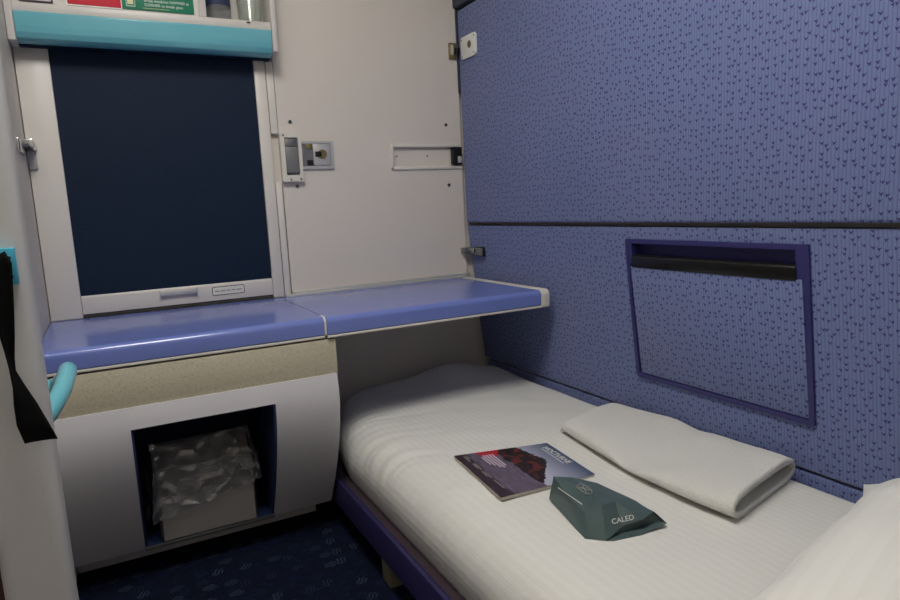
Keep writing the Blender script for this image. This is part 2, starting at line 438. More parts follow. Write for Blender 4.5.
# the big white panel right of the window, with a slot for the berth latch
PXR = .8925
bm = bmesh.new()
SX0, SX1, SZ0, SZ1 = .687, .8965, .1055, .1575
add_box(bm, .392, SX0, 1.600, YB+.002, -.205, CE); add_box(bm, SX0, PXR, 1.600, YB+.002, SZ1, CE)
add_box(bm, SX0, PXR, 1.600, YB+.002, -.205, SZ0); add_box(bm, SX0, PXR, 1.608, YB+.002, SZ0, SZ1)
pan = mk('wall_panel', bm, 'wall_white', wb)
bm = bmesh.new()
add_box(bm, .679, .688, 1.5955, 1.602, .0975, .1655, r=.0025); add_box(bm, .679, PXR, 1.5955, 1.602, .0975, .1065, r=.0025)
add_box(bm, .679, PXR, 1.5975, 1.602, .1565, .1655, r=.0015)
mk('slot_rim', bm, 'frame_white', wb)
add = box(.86, .888, 1.590, 1.606, .108, .156, r=.002)
mk('latch_block', add, 'black_plastic', wb); mk('latch_tongue', box(.874, .886, 1.585, 1.591, .113, .131, r=.0015), 'alloy', wb)
for p in ((.4215, 1.600, .2172), (.4262, 1.600, .0635), (.847, 1.600, .2154), (.8475, 1.600, .0544), (.70, 1.608, .134), (.79, 1.608, .134)):
    screw(wb, p, 1, (.0046 if p[1] < 1.605 else .0024), 'metal')
    if p[1] < 1.605: screw(wb, (p[0], p[1]-.0012, p[2]+.001), 1, .0028, 'print_black', 'screw_socket')
mk('edge_strip', box(.392, .90, 1.592, 1.602, -.2045, -.193, r=.002), 'alloy', wb)

# ------------------------------------------------------------------ upholstered right wall
up_p = mk('upper_panel', box(.896, XR-.002, YN+.01, 1.598, -.0515, .514, r=.006, seg=3), 'moquette', wr)
def lean(z): return .898+.105*(-.062-z)
PY0, PY1, PZ0, PZ1 = .588, .966, -.364, -.0823
bm = bmesh.new()
def lp(y0, y1, z0, z1):
    add_prism(bm, [(lean(z0), z0), (lean(z1), z1), (XR+.004, z1), (XR+.004, z0)], 1, y0, y1)
lp(YN+.01, PY0, -.441, -.060); lp(PY1, 1.594, -.441, -.060); lp(PY0, PY1, PZ1, -.060); lp(PY0, PY1, -.441, PZ0)
mk('lower_panel', bm, 'moquette', wr)
mk('bottom_panel', prism([(.936, -.6), (.939, -.449), (.949, -.4475), (XR+.004, -.6)], 1, YN+.01, 1.58), 'moquette', wr)
mk('top_trim', box(.885, XR, YN+.01, YB-.004, .519, .60, r=.004), 'dark_trim', wr)
mk('upper_wall', box(.90, XR, YN+.01, YB-.004, .60, CE-.001), 'wall_white', wr)
mk('corner_bead', box(.8905, .8965, 1.596, YB, .30, .518, r=.001), 'dark_trim', wr)

# stowage pocket let into the lower panel
pk = thing('stowage_pocket', (lean(PZ0), .78, PZ0), 'purple framed stowage pocket with patterned flap let into the blue wall', 'pocket')
def L3(p, d): return Vector((lean(p[1])-d, p[0], p[1]))
bm = bmesh.new()
oo = rrect(PY0, PY1, PZ0, PZ1, .006); ii = rrect(PY0+.0085, PY1-.0085, PZ0+.008, PZ1-.0085, .003)
add_ring(bm, oo, ii, L3, -.018, .005)
mk('frame', bm, 'pocket_purple', pk)
for y0, y1, z0, z1, d in ((PY0+.0085, PY0+.021, -.139, PZ1-.0085, .0045), (PY1-.017, PY1-.0085, -.132, PZ1-.0085, .0045)):
    mk('shoulder', prism([(lean(z0)-d, z0), (lean(z1)-d, z1), (lean(z1)+.02, z1), (lean(z0)+.02, z0)], 1, y0, y1), 'pocket_purple', pk)
mk('recess', prism([(lean(PZ0)+.018, PZ0), (lean(PZ1)+.018, PZ1), (lean(PZ1)+.026, PZ1), (lean(PZ0)+.022, PZ0)], 1, PY0+.004, PY1-.004), 'pocket_purple', pk)
fl = mk('flap', prism([(lean(-.355)-.001, -.355), (lean(-.135)-.006, -.135), (lean(-.135)+.008, -.135), (lean(-.355)+.010, -.355)], 1, PY0+.011, PY1-.011, r=.001), 'moquette', pk)
mk('flap_edge', prism([(lean(-.1365)-.0075, -.1375), (lean(-.114)-.008, -.117), (lean(-.114)-.004, -.1135), (lean(-.114)+.008, -.1135), (lean(-.135)+.008, -.1375)], 1, PY0+.020, PY1-.016, r=.001), 'black_plastic', fl)

# white plate with cylinder lock high on the upholstered wall + brass keep beside it
pl = thing('lock_plate', (.895, 1.537, .3785), 'small white plate with round lock high on the blue wall', 'lock')
bm = bmesh.new(); out = [(1.499, .4365), (1.573, .4375), (1.577, .382), (1.503, .3845)]
pp = rrect(1.499, 1.576, .381, .4375, .008)
add_prism(bm, pp, 0, .8905, .897, r=.0008); mk('plate', bm, 'print_white', pl)
mk('cylinder', tube([(.8895, 1.529, .4125), (.897, 1.529, .4125)], .0095, n=18), 'brass', pl)
mk('key_slot', box(.8885, .890, 1.5275, 1.5305, .4065, .4185), 'print_black', pl)
for y, z in ((1.506, .430), (1.569, .430), (1.506, .388), (1.569, .388)):
    mk('screw', tube([(.8895, y, z), (.892, y, z)], .0022, n=10), 'metal', pl)
kp = thing('latch_keep', (.875, 1.598, .388), 'small brass latch keep on the white panel beside the lock plate', 'latch')
bm = bmesh.new(); add_box(bm, .866, .8865, 1.593, 1.601, .3885, .429, r=.001); mk('body', bm, 'brass', kp)
mk('bolt', box(.869, .876, 1.588, 1.594, .398, .424, r=.001), 'alloy', kp)
mk('pin', box(.880, .892, 1.584, 1.593, .400, .416, r=.001), 'black_plastic', kp)

# bolt catch low in the corner
bc = thing('corner_catch', (.89, 1.55, -.145), 'grey metal catch joining the white panel to the blue wall', 'catch')
mk('bracket', box(.876, .902, 1.578, 1.601, -.1365, -.1205, r=.001), 'metal', bc)
mk('tongue', box(.892, .899, 1.545, 1.585, -.135, -.122, r=.001), 'chrome', bc)
mk('housing', box(.892, .910, 1.520, 1.555, -.1405, -.121, r=.001), 'flap_grey', bc)
mk('base', box(.899, .912, 1.515, 1.558, -.144, -.118, r=.001), 'black_plastic', bc)

# lock on the panel: finger flap and latch plate
lk = thing('panel_lock', (.455, 1.6, .074), 'recessed grey lock with finger flap on the white panel', 'lock')
bm = bmesh.new()
o_ = rrect(.390, .4415, .0745, .1895, .003); i_ = rrect(.4005, .4335, .090, .179, .002)
add_ring(bm, o_, i_, lambda p, d: Vector((p[0], d, p[1])), 1.586, 1.601)
mk('escutcheon', bm, 'trim_pale', lk)
mk('well', box(.399, .435, 1.5975, 1.601, .088, .181), 'flap_grey', lk)
mk('flap', prism([(1.588, .096), (1.590, .158), (1.5975, .158), (1.596, .096)], 0, .402, .432, r=.001), 'flap_grey', lk)
mk('thumb_piece', box(.402, .432, 1.590, 1.598, .1595, .1785, r=.001), 'metal', lk)
for x, z in ((.3985, .1845), (.434, .080), (.410, .080)): mk('screw', tube([(x, 1.5845, z), (x, 1.587, z)], .0026, n=10), 'metal', lk)
bm = bmesh.new()
o_ = rrect(.4425, .5235, .1045, .172, .002); i_ = rrect(.4435, .5155, .1115, .1655, .002)
add_ring(bm, o_, i_, lambda p, d: Vector((p[0], d, p[1])), 1.594, 1.601); mk('latch_frame', bm, 'alloy', lk)
mk('latch_plate', box(.443, .516, 1.5965, 1.601, .111, .166), 'metal', lk)
mk('latch_pad', box(.455, .470, 1.5945, 1.597, .152, .164, r=.0005), 'brass', lk)
mk('latch_pad', box(.455, .470, 1.5945, 1.597, .1125, .126, r=.0005), 'black_plastic', lk)
mk('turn_plate', box(.472, .5145, 1.5945, 1.597, .1135, .1645, r=.001), 'alloy', lk)
mk('turn_knob', tube([(.494, 1.5925, .140), (.494, 1.597, .140)], .0115, n=20), 'brass', lk)
mk('turn_lever', box(.476, .492, 1.5915, 1.595, .1335, .1465, r=.001), 'black_plastic', lk)

# ------------------------------------------------------------------ roller blind
rb = thing('roller_blind', (.14, 1.60, -.205), 'navy roller blind pulled down over the window', 'blind')
bm = bmesh.new()
NX, NZ = 24, 30; g = []
for j in range(NZ+1):
    z = -.157+(.40+.157)*j/NZ; row = []
    for i in range(NX+1):
        x = -.0645+.411*i/NX
        y = 1.601+.0016*math.sin(x*9+z*5)+.0012*noise.noise(Vector((x*6, z*5, 1)))
        row.append(bm.verts.new((x, y, z)))
    g.append(row)
for j in range(NZ):
    for i in range(NX): bm.faces.new((g[j][i], g[j][i+1], g[j+1][i+1], g[j+1][i]))
mk('fabric', bm, 'blind_navy', rb)
bar = mk('bottom_bar', prism([(1.597, -.196), (1.5965, -.160), (1.599, -.156), (1.605, -.156), (1.605, -.196)], 0, -.0635, .345, r=.0008), 'frame_white', rb)
bm = bmesh.new(); add_box(bm, .091, .172, 1.588, 1.592, -.1725, -.1625, r=.0012)
add_box(bm, .091, .0945, 1.589, 1.598, -.178, -.160, r=.0008); add_box(bm, .1685, .172, 1.589, 1.598, -.178, -.160, r=.0008)
mk('handle', bm, 'alloy', bar)
mk('label_border', prism(rrect(.204, .278, -.184, -.1635, .004), 1, 1.5962, 1.598), 'print_black', bar)
lb = mk('label', prism(rrect(.2055, .2765, -.1825, -.165, .003), 1, 1.5955, 1.598), 'blind_label', bar)
x = .210
for i, wd in enumerate((.010, .012, .008, .008, .014)):
    mk('print_line', box(x, x+wd, 1.5952, 1.5958, -.1755, -.1725), 'print_grey', bar); x += wd+.0025
mk('bottom_seal', box(-.0635, .345, 1.599, 1.606, -.2035, -.196), 'rubber', rb)

# ------------------------------------------------------------------ wall cabinet over the window
cb = thing('wall_cabinet', (.13, 1.6, .35), 'shallow white wall cabinet with aqua lower edge over the window', 'cabinet')
CF = 1.543
bm = bmesh.new(); TZ = .78
add_box(bm, -.1255, -.1115, CF-.012, YB, .3535, TZ, r=.003)       # left stile
add_box(bm, .3795, .3915, CF-.012, YB, .3625, TZ, r=.003)    # right stile
add_box(bm, -.113, .3825, CF, YB, .4105, .4285, r=.0015)    # bottom rail
add_box(bm, -.113, .236, CF+.004, YB, .4285, TZ)            # closed part
add_box(bm, .229, .2445, CF, YB, .4285, TZ, r=.0015)        # mid stile
add_box(bm, .2445, .3825, 1.608, YB, .4285, TZ)             # niche back
add_box(bm, -.113, .3825, CF, YB, TZ-.02, TZ, r=.002)
add_box(bm, -.113, .3825, 1.552, YB, .372, .4105)
mk('body', bm, 'cabinet_white', cb)
st = mk('aqua_edge', prism([(1.545, .4095), (1.534, .4095), (1.5325, .407), (1.5335, .382), (1.535, .371), (1.540, .361), (1.549, .3555), (1.560, .354), (1.575, .356), (1.575, .372), (1.552, .372)], 0, -.1110, .3785, r=.0008), 'aqua', cb)
mk('underside_strip', box(-.1115, .381, 1.575, 1.609, .354, .372), 'blind_navy', cb)  # dark navy strip along the cabinet's underside, behind the aqua edge
mk('chip', box(.328, .336, CF-.0015, CF+.001, .4225, .4255), 'print_black', cb)

sg = thing('fire_sign', (.03, 1.546, .4325), 'red sticker on the white wall cabinet', 'sign')
mk('board', box(-.0175, .0785, CF+.0015, CF+.005, .4325, .52, r=.0005), 'sign_red', sg)
mk('margin', box(-.0205, .0797, CF+.0025, CF+.005, .4300, .521), 'print_white', sg)
sg = thing('hammer_sign', (.15, 1.546, .4325), 'green emergency hammer sticker on the white wall cabinet', 'sign')
mk('board', box(.0805, .2195, CF+.0015, CF+.005, .4320, .52, r=.0005), 'sign_green', sg)
mk('pictogram_frame', box(.088, .105, CF+.0008, CF+.003, .4375, .47), 'print_white', sg)
mk('pictogram_field', box(.0888, .1042, CF+.0004, CF+.003, .4386, .4692), 'sign_green', sg)
mk('pictogram', box(.0905, .1015, CF, CF+.003, .4415, .4665), 'print_cream', sg)
XA, UA = (1, 0, 0), (0, 0, 1)
for s, z in (('break windows HAMMER in', .4490), ('CORNER to break glass', .4405)):
    lettering('lettering', s, .0076, (.1225, CF+.0012, z), XA, UA, 'print_white', sg)
mk('print_line', box(.119, .170, CF+.0010, CF+.003, .4358, .4366), 'print_cream', sg)
sg = thing('framed_notice', (-.07, 1.546, .4305), 'black framed notice on the white wall cabinet', 'sign')
bm = bmesh.new(); add_ring(bm, rrect(-.0995, -.0425, .4300, .52, .001, 1), rrect(-.0965, -.0455, .4330, .517, .001, 1), lambda p, d: Vector((p[0], d, p[1])), CF+.0005, CF+.005)
mk('border', bm, 'print_black', sg); mk('sheet', box(-.098, -.044, CF+.002, CF+.005, .4315, .5185), 'sign_mauve', sg)

bt = thing('water_bottle', (.276, 1.577, .4285), 'clear water bottle with dark blue label in the cabinet niche', 'bottle')
mk('body', lathe([(0, .004), (.010, .003), (.017, 0), (.0235, .003), (.0262, .010), (.0255, .016), (.0265, .022), (.0258, .028), (.0262, .034), (.0262, .110), (.021, .135), (.010, .150), (.010, .158), (0, .158)], .276, 1.577, .4285), 'clear_plastic', bt)
mk('label_band', lathe([(.0264, .0315), (.0266, .032), (.0266, .095), (.0264, .0955)], .276, 1.577, .4285), 'bottle_label', bt)
mk('cap', lathe([(.0105, .154), (.0115, .155), (.0115, .167), (.010, .169), (0, .169)], .276, 1.577, .4285), 'cap_white', bt)
gl = lathe([(0, .003), (.020, 0), (.0245, .002), (.0300, .085), (.0290, .085), (.0235, .009), (0, .008)], .344, 1.5765, .4285)
mk('tumbler', gl, 'clear_glass', label='clear drinking tumbler in the cabinet niche', cat='tumbler')

# chrome clip at the left edge of the window
cl = thing('hinge_clip', (-.115, 1.59, .113), 'chrome hinge clip on the white window column', 'clip')
mk('base', box(-.125, -.1085, 1.588, 1.596, .114, .150, r=.001), 'alloy', cl)
mk('arm', prism([(-.1265, .153), (-.1265, .166), (-.108, .169), (-.1055, .154), (-.109, .149), (-.116, .156)], 1, 1.53, 1.595, r=.001), 'chrome', cl)
mk('wall_leaf', box(-.1265, -.1215, 1.42, 1.53, .136, .158, r=.001), 'chrome', cl)

# ------------------------------------------------------------------ worktop over the wash unit and its folding leaf
TZ0 = -.2045; YF = 1.214
def nose(y, z, th=.036):
    # bull-nosed slab profile (y,z)
    pr = [(1.592, z)]
    for a in range(0, 9):
        t = math.radians(90+a*11.25*1.0)
        pr.append((y+.012+.012*math.cos(t), z-.012+.012*math.sin(t)))
    pr += [(y+.001, z-th+.003), (y+.004, z-th), (y+.03, z-th), (y+.034, z-.018), (1.592, z-.018)]
    return pr
wt = thing('worktop', (.115, 1.4, TZ0-.04), 'glossy blue worktop over the wash unit below the window', 'worktop')
mk('slab', prism(nose(YF, TZ0), 0, -.1235, .3545), 'table_blue', wt)
mk('under_trim', box(-.1235, .3545, YF+.001, YF+.012, TZ0-.0405, TZ0-.036, r=.0008), 'trim_pale', wt)
mk('end_trim', prism([(min(y, YF+.03), z) for y, z in nose(YF-.0005, TZ0+.0005, .037)], 0, .3545, .3585), 'trim_pale', wt)
mk('joint', box(.3545, .3588, YF+.03, 1.592, TZ0-.016, TZ0-.0006), 'table_blue', wt)
lf = thing('folding_leaf', (.62, 1.4, TZ0-.04), 'glossy blue folding table leaf with pale end cap above the bed', 'table')
mk('slab', prism(nose(YF-.004, TZ0), 0, .359, .868), 'table_blue', lf)
mk('under_trim', box(.359, .868, YF-.003, YF+.008, TZ0-.0405, TZ0-.036, r=.0008), 'trim_pale', lf)
mk('end_cap', prism(nose(YF-.007, TZ0+.0015, .042), 0, .868, .889, r=.001), 'trim_pale', lf)
mk('back_rail', box(.372, .885, 1.580, 1.598, TZ0-.002, TZ0+.0055, r=.001), 'alloy', lf)

# ------------------------------------------------------------------ wash unit
vu = thing('wash_unit', (.12, 1.4, ZF), 'white curved wash unit with speckled apron and bin recess', 'wash unit')
prof = [(1.213, -.318), (1.207, -.345), (1.206, -.365), (1.212, -.405), (1.226, -.45), (1.248, -.50), (1.275, -.55), (1.3, -.59), (1.325, -.63)]
def vy(z):
    for (y0, z0), (y1, z1) in zip(prof, prof[1:]):
        if z1 <= z <= z0: return y0+(y1-y0)*(z0-z)/(z0-z1)
    return prof[-1][0]
def sm_prof(za, zb, n=14): 
    out = []
    for i in range(n+1):
        z = za+(zb-za)*i/n
        out.append(((vy(z-.012)+vy(z)+vy(z+.012))/3 if -.615 < z < -.33 else vy(z), z))
    return out
VX0, VX1, OX0, OX1, OZ = -.1245, .372, -.001, .2466, -.3555
bm = bmesh.new()
add_prism(bm, sm_prof(-.318, -.63)+[(1.60, -.63), (1.60, -.318)], 0, OX1, VX1)
add_prism(bm, sm_prof(-.318, -.63)+[(1.60, -.63), (1.60, -.318)], 0, VX0, OX0)
add_prism(bm, sm_prof(-.318, OZ, 4)+[(1.60, OZ), (1.60, -.318)], 0, OX0, OX1)
mk('front_panel', bm, 'vanity_white', vu)
mk('apron', box(VX0, .3755, 1.2165, 1.2495, -.3205, -.2485, r=.0015), 'speckle_beige', vu)
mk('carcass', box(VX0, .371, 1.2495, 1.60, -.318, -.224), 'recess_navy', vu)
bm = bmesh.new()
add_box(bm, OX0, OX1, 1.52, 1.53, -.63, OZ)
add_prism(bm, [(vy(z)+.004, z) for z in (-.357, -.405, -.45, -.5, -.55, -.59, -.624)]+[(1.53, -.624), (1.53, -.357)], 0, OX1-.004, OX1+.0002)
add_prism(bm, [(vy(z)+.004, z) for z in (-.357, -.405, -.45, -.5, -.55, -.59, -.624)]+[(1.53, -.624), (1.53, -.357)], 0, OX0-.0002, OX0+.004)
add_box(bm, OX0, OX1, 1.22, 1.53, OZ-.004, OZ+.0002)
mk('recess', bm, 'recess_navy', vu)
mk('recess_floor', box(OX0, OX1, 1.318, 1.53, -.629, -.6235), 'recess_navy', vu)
mk('sill_strip', box(OX0+.0005, OX1-.0005, 1.3135, 1.3185, -.6295, -.6225, r=.001), 'metal', vu)
mk('plinth', box(VX0, .36, 1.42, 1.60, ZF, -.629), 'vanity_white', vu)
mk('screw', tube([(.3675, 1.2135, -.324), (.3675, 1.219, -.324)], .003, n=10), 'brass', vu)

# waste bin with its clear liner
BX0, BX1, BY0, BY1, BZ0, BZ1 = .0305, .2125, 1.316, 1.452, -.6235, -.4785
wbn = thing('waste_bin', (.12, 1.39, BZ0), 'grey waste bin with clear plastic liner in the wash unit recess', 'bin')
bm = bmesh.new()
for a in ((BX0, BX1, BY0, BY0+.004, BZ0, BZ1), (BX0, BX1, BY1-.004, BY1, BZ0, BZ1), (BX0, BX0+.004, BY0, BY1, BZ0, BZ1), (BX1-.004, BX1, BY0, BY1, BZ0, BZ1), (BX0, BX1, BY0, BY1, BZ0, BZ0+.004)):
    add_box(bm, *a, r=.0008)
mk('body', bm, 'bin_grey', wbn)
mk('lid', prism([(BY0+.001, BZ1-.002), (1.362, BZ1+.037), (1.375, BZ1+.038), (1.40, BZ1-.002)], 0, BX0+.001, BX1-.004, r=.001), 'bin_grey', wbn)
bm = bmesh.new()
def ridge(p): return max(0, 1-2.2*abs(noise.noise(p*19+Vector((3, 0, 0)))))**3+.7*max(0, 1-2.2*abs(noise.noise(Vector((p.x*34, p.y*34, p.z*20+5)))))**3
def film(q, nrm, nu=64, nv=30, amp=.0055):
    A, B, D_, E_ = [Vector(p) for p in q]; g = []; nrm = Vector(nrm)
    for j in range(nv+1):
        g.append([])
        for i in range(nu+1):
            p = (A*(1-i/nu)+B*(i/nu))*(1-j/nv)+(E_*(1-i/nu)+D_*(i/nu))*(j/nv)
            g[-1].append(bm.verts.new(p+nrm*(amp*ridge(p)+.004*noise.noise(p*9))+Vector((.002*noise.noise(p*60), 0, .003*noise.noise(p*50)))))
    for j in range(nv):
        for i in range(nu): bm.faces.new((g[j][i], g[j][i+1], g[j+1][i+1], g[j+1][i]))
film(((BX0-.004, BY0-.006, BZ1+.003), (BX1+.008, BY0-.006, BZ1+.003), (BX1+.000, 1.358, BZ1+.044), (BX0-.004, 1.358, BZ1+.044)), (0, -.6, .8))
film(((BX0-.004, BY0-.007, BZ1+.003), (BX1+.008, BY0-.007, BZ1+.003), (BX1+.012, BY0-.009, BZ1-.055), (BX0-.014, BY0-.009, BZ1-.098)), (0, -1, 0))
film(((BX1+.008, BY0-.006, BZ1+.003), (BX1+.002, 1.372, BZ1+.044), (BX1+.014, 1.40, BZ1-.05), (BX1+.013, BY0-.008, BZ1-.055)), (1, 0, 0), 20)
film(((BX0-.004, BY0-.006, BZ1+.003), (BX0-.004, 1.372, BZ1+.044), (BX0-.020, 1.40, BZ1-.06), (BX0-.018, BY0-.008, BZ1-.095)), (-1, 0, 0), 20)
mk('liner', bm, 'plastic_film', wbn, smooth=180, label='clear crumpled plastic liner')

# ------------------------------------------------------------------ left post, switch plate, grab handle, strap
bm = bmesh.new()
add_box(bm, -.1195, -.0648, .672, .722, ZF, CE, r=.012, seg=4)
struct('trim_3', bm, 'post_white')
sp = thing('switch_plate', (-.087, .67, -.052), 'small aqua plate screwed to the white post', 'plate')
mk('plate', box(-.104, -.0712, .663, .673, -.0490, -.0180, r=.001), 'aqua_plate', sp)
for z in (-.026, -.042): mk('screw', tube([(-.0755, .6615, z), (-.0755, .664, z)], .0014, n=12), 'chrome', sp)
P_ = [(XL-.002, 1.03, PX(30, 396, 1, 1.03).z)]+[PX(*a) for a in ((46, 389, 1, 1.03), (58, 384, 1, 1.025), (66, 375, 1, 1.0), (68, 370, 1, .965), (65.5, 380, 1, .935), (61, 392, 1, .91), (53, 406, 1, .885), (41, 420, 1, .868))]+[(XL-.002, .86, PX(22, 428, 1, .86).z)]
mk('grab_handle', tube(catmull(P_, 8), .0108, n=18), 'aqua', label='aqua tubular grab handle on the wall behind the white post', cat='handle')
# strap: a ribbon hung on the post, twisted near its foot
ys = .655
rows = [((-9, 258), (5, 251)), ((-8, 268), (12, 263)), ((-6, 300), (14, 300)), ((-2, 330), (15, 335)), ((4, 350), (15, 358)), ((9, 368), (16, 370)), ((13, 388), (24, 383)), ((14, 405), (37, 402)), ((17, 425), (50, 424)), ((25, 443), (58, 438))]
bm = bmesh.new(); fr, bk = [], []
for i, (a, b) in enumerate(rows):
    tw = .006*math.sin(max(0, min(1, (i-3)/5))*math.pi)
    qa, qb = PX(*a, 1, ys-tw), PX(*b, 1, ys+tw)
    row = [qa.lerp(qb, k/4)+Vector((0, .0025*(4*(k/4)*(1-k/4)-1), 0)) for k in range(5)]
    fr.append([bm.verts.new(p) for p in row]); bk.append([bm.verts.new(p+Vector((0, .0018, 0))) for p in row])
for i in range(len(rows)-1):
    for k in range(4):
        bm.faces.new((fr[i][k], fr[i][k+1], fr[i+1][k+1], fr[i+1][k])); bm.faces.new((bk[i][k], bk[i+1][k], bk[i+1][k+1], bk[i][k+1]))
    bm.faces.new((fr[i][0], fr[i+1][0], bk[i+1][0], bk[i][0])); bm.faces.new((fr[i][4], bk[i][4], bk[i+1][4], fr[i+1][4]))
for r_, q in ((0, 1), (len(rows)-1, -1)):
    for k in range(4): bm.faces.new((fr[r_][k], fr[r_][k+1], bk[r_][k+1], bk[r_][k])[::q])
sth = thing('hanging_strap', (-.083, .656, -.20), 'black webbing strap hanging on the white post', 'strap')
mk('webbing', bm, 'strap_black', sth, smooth=180)
mk('hanger_peg', tube([(-.090, .650, -.030), (-.090, .6735, -.030)], .004, n=12), 'black_plastic', sth)

# ------------------------------------------------------------------ berth
bd = thing('berth', (.66, .68, ZF), 'low berth with purple side rail along the blue wall', 'bed')
rl = mk('side_rail', prism([(.379, -.633), (.377, -.578), (.379, -.573), (.384, -.571), (.389, -.573), (.389, -.633)], 1, -.2, 1.585), 'rail_purple', bd)
mk('ledge', box(.388, .420, -.2, 1.585, -.582, -.5755, r=.001), 'ledge_brown', bd)
mk('base_board', box(.389, .925, -.2, 1.585, -.612, -.580), 'dark_trim', bd)
for y in (1.035, .05):
    for x in (.388, .86):
        mk('leg', box(x, x+.035, y, y+.04, ZF, -.611, r=.001), 'leg_beige', bd)

MY0, MY1 = -.2, 1.572
def sstep(a, b, x):
    t = max(0, min(1, (x-a)/(b-a))); return t*t*(3-2*t)
def topz(x, y):
    z = -.452+.006*math.sin(max(0, min(1, (x-.42)/.5))*math.pi)
    z += .026*math.exp(-((x-.775)/.10)**2)*sstep(1.30, 1.5, y)
    z += .0022*noise.noise(Vector((x*7, y*7, 3)))
    return z
def xleft(y):
    return .397+.090*max(0, (y-1.24)/.33)**2
def sheet_ring(y):
    xl, xr = xleft(y), .932
    e = 1.0
    if y > MY1-.075: e = max(.12, math.sqrt(max(0, 1-((y-(MY1-.075))/.075)**2.2)))
    zb, pts = -.577, []
    lowz = zb+.05*e
    for i in range(5): 
        t = i/4; pts.append((xl+.010*(1-t)**1.5, zb+(lowz-zb)*t))
    rx = .105
    for i in range(1, 15):
        a = math.pi/2*i/14; c, s = math.cos(a)**(2/2.25), math.sin(a)**(2/2.25)
        x = xl+rx*(1-c); tz = zb+(topz(xl+rx, y)-zb)*e
        pts.append((x, lowz+(tz-lowz)*s))
    n = 26
    for i in range(1, n):
        x = xl+rx+(xr-.035-xl-rx)*i/n; pts.append((x, zb+(topz(x, y)-zb)*e))
    for i in range(0, 8):
        a = math.pi/2*i/7; tz = zb+(topz(xr-.035, y)-zb)*e
        pts.append((xr-.035+.035*math.sin(a), tz-.04*e*(1-math.cos(a))))
    pts.append((xr, zb))
    return pts
bm = bmesh.new(); rings, uvd = [], []
NY = 260
ys_ = [MY0+(MY1-MY0)*i/NY for i in range(NY+1)]
for y in ys_:
    pts = sheet_ring(y); ring = []; arc = 0; prev = None
    for i, (x, z) in enumerate(pts):
        p = Vector((x, y, z))
        # drape folds over the room-side edge
        wgt = math.exp(-((i-13)/8.0)**2)*(.35+.65*sstep(-.2, .05, noise.noise(Vector((y*2.2, 1.3, 0)))))
        q = Vector((y*30+x*9+2.2*noise.noise(Vector((y*5, x*6, 9))), x*3, z*2))
        k = (1-2.4*abs(noise.noise(q)))*.7+noise.noise(q*2.1)*.4
        p.x -= .007*wgt*k*(1 if i > 0 else 0); p.z += .0048*wgt*k*(1 if i > 0 else 0)
        if 18 < i < 44: p.z += .0022*noise.noise(Vector((x*14+y*3, y*16, 2)))
        if prev is not None: arc += math.hypot(x-prev[0], z-prev[1])*S
        prev = (x, z); ring.append(bm.verts.new(p)); uvd.append((arc, y*S))
    rings.append(ring)
for A, B in zip(rings, rings[1:]):
    for k in range(len(A)-1): bm.faces.new((A[k], A[k+1], B[k+1], B[k]))
    bm.faces.new((A[-1], A[0], B[0], B[-1]))
bm.faces.new(rings[0]); bm.faces.new(rings[-1][::-1])
bm.verts.index_update()
mt = mk('mattress', bm, 'sheet', smooth=180, label='mattress in a white striped sheet on the low berth', cat='mattress')
set_uv(mt, lambda i: uvd[i])

# pillow at the near end
def pillow():
    bm = bmesh.new(); N = 40; A_, B_, H_ = .241, .165, .062; uvp = []
    e1 = Vector((.975, .222, 0)).normalized(); e2 = Vector((-e1.y, e1.x, 0)); c = Vector((.645, .253, -.388))
    G = {}
    for sgn in (1, -1):
        for j in range(N+1):
            for i in range(N+1):
                if sgn < 0 and (i in (0, N) or j in (0, N)): G[sgn, i, j] = G[1, i, j]; continue
                u = math.sin((i/N*2-1)*math.pi/2); v = math.sin((j/N*2-1)*math.pi/2)
                h = ((1-abs(u)**2.6)*(1-abs(v)**2.6))**.62
                pin = 1-.23*(1-abs(u)**2)*abs(v)**4; pin2 = 1-.05*(1-abs(v)**2)*abs(u)**4
                p = c+e1*(u*A_*pin2)+e2*(v*B_*pin)
                q = Vector((u*2.2, v*2.0, 4+sgn))
                z = sgn*H_*h*(1.35 if sgn > 0 else .9)
                if sgn > 0: z += .006*h*noise.noise(q*1.6)+.0035*(1-h*.6)*noise.noise(Vector((u*9, v*3, 1)))
                p.z += z - .002*(abs(u)**3*abs(v)**3)
                G[sgn, i, j] = bm.verts.new(p); uvp.append((v*B_*S, u*A_*S))
    for sgn in (1, -1):
        for j in range(N):
            for i in range(N):
                f = [G[sgn, i, j], G[sgn, i+1, j], G[sgn, i+1, j+1], G[sgn, i, j+1]]
                bm.faces.new(f if sgn > 0 else f[::-1])
    o = mk('pillow', bm, 'pillowcase', smooth=180, label='plump white pillow at the head of the berth', cat='pillow')
    set_uv(o, lambda i: uvp[i])
pillow()

